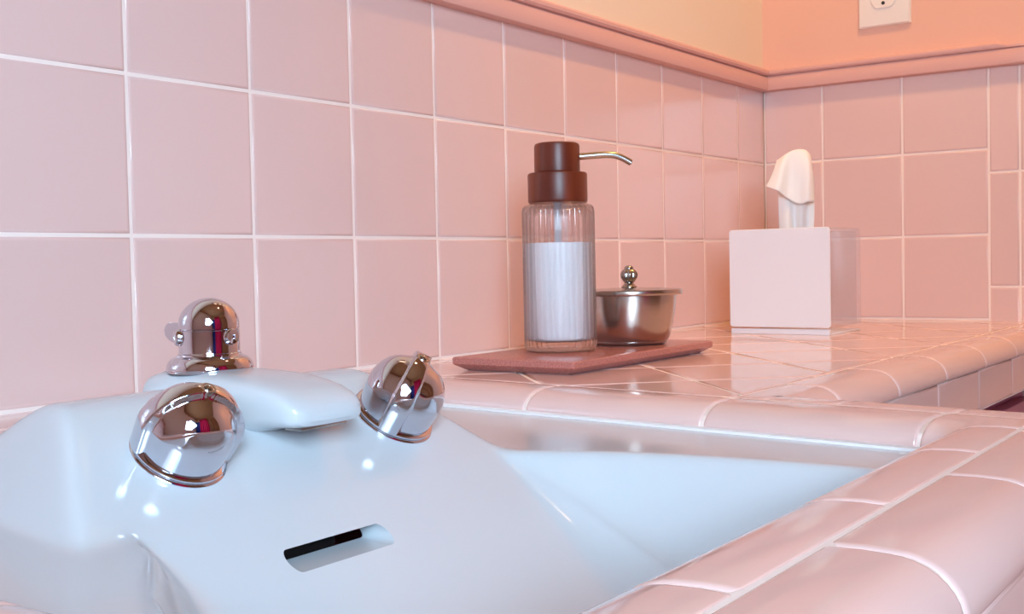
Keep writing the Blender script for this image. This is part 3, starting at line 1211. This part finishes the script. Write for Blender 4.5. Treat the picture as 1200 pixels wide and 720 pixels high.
# view axes at the box: 'a' runs across the slot as seen from the camera, 'b' away
av = Vector((.52, -.855, 0))
bv = Vector((.855, .52, 0))
tc = Vector((.806, -.153, bz1))
P = lambda a, b, z: tc + av * a + bv * b + Vector((0, 0, z))
mm = .001
rows = [
    [P(-.019, .002, -.010), P(-.010, -.004, -.010), P(-.001, .004, -.010), P(.006, -.003, -.010), P(.013, .004, -.010), P(.019, .000, -.010)],
    [P(-.020, .003, .010), P(-.011, -.005, .010), P(-.002, .003, .010), P(.005, -.005, .010), P(.013, .004, .010), P(.0205, .000, .010)],
    [P(-.020, .004, .030), P(-.011, -.003, .030), P(-.002, .000, .030), P(.006, -.006, .030), P(.014, .003, .030), P(.021, .000, .030)],
    [P(-.0205, .006, .055), P(-.012, .002, .055), P(-.002, .003, .055), P(.007, -.001, .055), P(.014, .003, .055), P(.021, .001, .055)],
    [P(-.021, .006, .080), P(-.012, .004, .083), P(-.003, .003, .086), P(.006, .003, .087), P(.013, .004, .086), P(.0185, .003, .082)],
    [P(-.023, .001, .078), P(-.013, -.002, .087), P(-.004, -.003, .0915), P(.005, -.003, .0925), P(.0125, -.002, .091), P(.0175, .000, .085)],
    [P(-.027, -.003, .068), P(-.017, -.010, .074), P(-.006, -.005, .075), P(.004, -.009, .073), P(.0125, -.012, .075), P(.0185, -.004, .070)],
    [P(-.032, -.004, .058), P(-.021, -.015, .055), P(-.009, -.006, .051), P(.002, -.009, .046), P(.011, -.016, .048), P(.0195, -.006, .050)],
    [P(-.036, -.005, .051), P(-.024, -.017, .045), P(-.011, -.008, .036), P(.001, -.010, .029), P(.010, -.017, .031), P(.0200, -.007, .031)],
]
ribbon(rows, bm)
ts = finish('tissue', bm, M['tissue'], None, angle=180)
sd = ts.modifiers.new('thickness', 'SOLIDIFY')
sd.thickness = .0004
ts['label'] = 'white paper tissue pulled up out of the slot of the white tissue box'
ts['category'] = 'tissue'

# electrical outlet on the right wall
ol = thing('electrical_outlet', 'white duplex electrical outlet on the peach wall above the pink rail', 'outlet', (XR, -.1745, .4495))
oy, oz = -.1745, .4495
bm = bmesh.new()
rings = []
for d, h in ((0, 0), (.0002, .003), (.002, .0055), (.005, .0062)):
    rings.append([bm.verts.new((XR - h, oy + sy * (.0348 - d), oz + sz * (.0572 - d))) for sy, sz in ((-1, -1), (1, -1), (1, 1), (-1, 1))])
for a, b in zip(rings[:-1], rings[1:]):
    for i in range(4):
        bm.faces.new((a[i], a[(i + 1) % 4], b[(i + 1) % 4], b[i]))
bm.faces.new(rings[-1])
bm.faces.new(rings[0][::-1])
finish('cover_plate', bm, M['plate'], ol, angle=25)
for s in (-1, 1):
    zc = oz + s * .0196
    bm = bmesh.new()
    rs = []
    for sc, h in ((1.0, .0058), (1.0, .0073), (.95, .0078)):
        ring = []
        for k in range(40):
            t = 2 * math.pi * k / 40
            y, z = .0172 * math.cos(t), .0172 * math.sin(t)
            z = max(-.0142, min(.0142, z))
            ring.append(bm.verts.new((XR - h, oy + y * sc, zc + z * sc)))
        rs.append(ring)
    for a, b in zip(rs[:-1], rs[1:]):
        for i in range(40):
            bm.faces.new((a[i], a[(i + 1) % 40], b[(i + 1) % 40], b[i]))
    bm.faces.new(rs[-1])
    bm.faces.new(rs[0][::-1])
    rc = finish('receptacle', bm, M['plate'], ol, angle=30)
    bm = bmesh.new()
    for yy, hh in ((.0063, .0040), (-.0063, .0034)):
        box(bm, (XR - .0081, oy + yy - .0009, zc + .003 - hh), (XR - .0076, oy + yy + .0009, zc + .003 + hh))
    lathe(bm, [(0, 0), (.0024, 0), (.0024, .0005), (0, .0005)], 20, mtx=Matrix.Translation((XR - .0076, oy, zc - .0078)) @ Matrix.Rotation(-math.pi / 2, 4, 'Y'))
    finish('slot', bm, M['slot'], rc, smooth=False)
bm = bmesh.new()
lathe(bm, [(0, 0), (.0028, 0), (.0028, .0006), (.002, .0012), (0, .0013)], 20, mtx=Matrix.Translation((XR - .0060, oy, oz)) @ Matrix.Rotation(-math.pi / 2, 4, 'Y'))
finish('screw', bm, M['plate'], ol)

# ================================================================= the room behind the camera, mirrored in the chrome
def hanging(name, mat, x0, x1, z0, z1, y, folds, amp, label, cat):
    bm = bmesh.new()
    n = 90
    a = []
    for i in range(n + 1):
        t = i / n
        x = x0 + (x1 - x0) * t
        yy = y + amp * math.sin(t * folds * 2 * math.pi) + amp * .4 * math.sin(t * folds * 5.1)
        a.append([bm.verts.new((x, yy + (.01 * math.sin(t * 17 + k)), z0 + (z1 - z0) * k / 6)) for k in range(7)])
    for p, q in zip(a[:-1], a[1:]):
        for k in range(6):
            bm.faces.new((p[k], q[k], q[k + 1], p[k + 1]))
    o = finish(name, bm, mat, None, angle=180)
    sd = o.modifiers.new('thickness', 'SOLIDIFY')
    sd.thickness = .004
    o['label'] = label
    o['category'] = cat
    return o


hanging('bath_curtain', M['curtain'], -.60, .06, FLOOR + .05, 1.25, YF + .09, 5, .028, 'magenta cloth curtain that shows only as a stripe in the chrome', 'curtain')
hanging('bath_towel', M['navy'], -.97, -.63, -.5, .95, YF + .05, 2, .012, 'dark blue towel that shows only as a stripe in the chrome', 'towel')

# ================================================================= LIGHT
LX, LY = .50, -.62
lamp = thing('ceiling_lamp', 'round recessed warm ceiling lamp above the tiled corner, out of the frame', 'ceiling lamp', (LX, LY, CEIL))
mt = Matrix.Translation((LX, LY, CEIL)) @ Matrix.Rotation(math.pi, 4, 'X')
bm = bmesh.new()
lathe(bm, [(.062, 0), (.09, 0), (.09, .004), (.084, .009), (.066, .012), (.062, .008), (.062, 0)], 64, mtx=mt)
finish('lamp_ring', bm, M['plate'], lamp)
M['bulb'] = emit_mat('warm_lamp_glass', (1.0, 0.58, 0.32, 1), 12.0)
bm = bmesh.new()
lathe(bm, [(0, .0005), (.062, .0005), (.062, .003), (0, .006)], 48, mtx=mt)
finish('lamp_lens', bm, M['bulb'], lamp)
sp = bpy.data.lights.new('warm_spot', 'SPOT')
sp.energy = 56.0
sp.color = (1.0, 0.55, 0.16)
sp.spot_size = math.radians(88)
sp.spot_blend = 0.9
sp.shadow_soft_size = 0.06
so = bpy.data.objects.new('warm_spot', sp)
COL.objects.link(so)
so.location = (LX, LY, CEIL - .02)
so.rotation_euler = (Vector((1.05, -.12, .35)) - Vector(so.location)).to_track_quat('-Z', 'Y').to_euler()
da = bpy.data.lights.new('daylight', 'AREA')
da.shape = 'RECTANGLE'
da.size, da.size_y = .50, .60
da.energy = 3.5
da.color = (0.47, 0.81, 1.05)
da.spread = math.radians(66)
do = bpy.data.objects.new('daylight', da)
COL.objects.link(do)
do.location = (XL + .02, (WY0 + WY1) / 2, (WZ0 + WZ1) / 2)
do.rotation_euler = (Vector((-.22, -.10, .10)) - Vector(do.location)).to_track_quat('-Z', 'Z').to_euler()
bar = thing('vanity_light', 'warm four-globe vanity light on the back wall above the frame', 'vanity light', (.57, 0, .84))
bm = bmesh.new()
box(bm, (.18, -.035, .80), (.96, -.0005, .88), .008)
finish('back_plate', bm, M['chrome'], bar)
M['globe'] = emit_mat('warm_globe', (1.0, 0.70, 0.45, 1), 2.0)
for x in (.27, .47, .67, .87):
    bm = bmesh.new()
    lathe(bm, [(0, 0)] + [(.045 * math.sin(math.pi * i / 24), .045 - .045 * math.cos(math.pi * i / 24)) for i in range(1, 24)] + [(0, .09)], 32,
          mtx=Matrix.Translation((x, -.05, .84)) @ Matrix.Rotation(math.pi / 2, 4, 'X'))
    g = finish('globe', bm, M['globe'], bar)
    bm = bmesh.new()
    lathe(bm, [(0, -.022), (.022, -.022), (.022, .001), (0, .001)], 24, mtx=Matrix.Translation((x, -.05, .84)) @ Matrix.Rotation(math.pi / 2, 4, 'X'))
    finish('socket', bm, M['chrome'], g)

w = bpy.data.worlds.new('World')
SC.world = w
w.use_nodes = True
bg = w.node_tree.nodes['Background']
bg.inputs['Color'].default_value = (0.55, 0.7, 1.0, 1)
bg.inputs['Strength'].default_value = 0.0

# ================================================================= CAMERA
cam = bpy.data.cameras.new('Camera')
co = bpy.data.objects.new('Camera', cam)
COL.objects.link(co)
co.location = (-0.489291, -0.665170, 0.084648)
co.rotation_euler = (1.53336705, 0.0215476369, -0.951979841)
cam.sensor_width = 36.0
cam.lens = 1350.23663 * 36.0 / 1200.0
cam.clip_start = 0.01
SC.camera = co

SC.view_settings.view_transform = 'Standard'
SC.view_settings.look = 'None'
SC.view_settings.exposure = 0.0
SC.view_settings.gamma = 1.0
SC.view_settings.use_curve_mapping = False
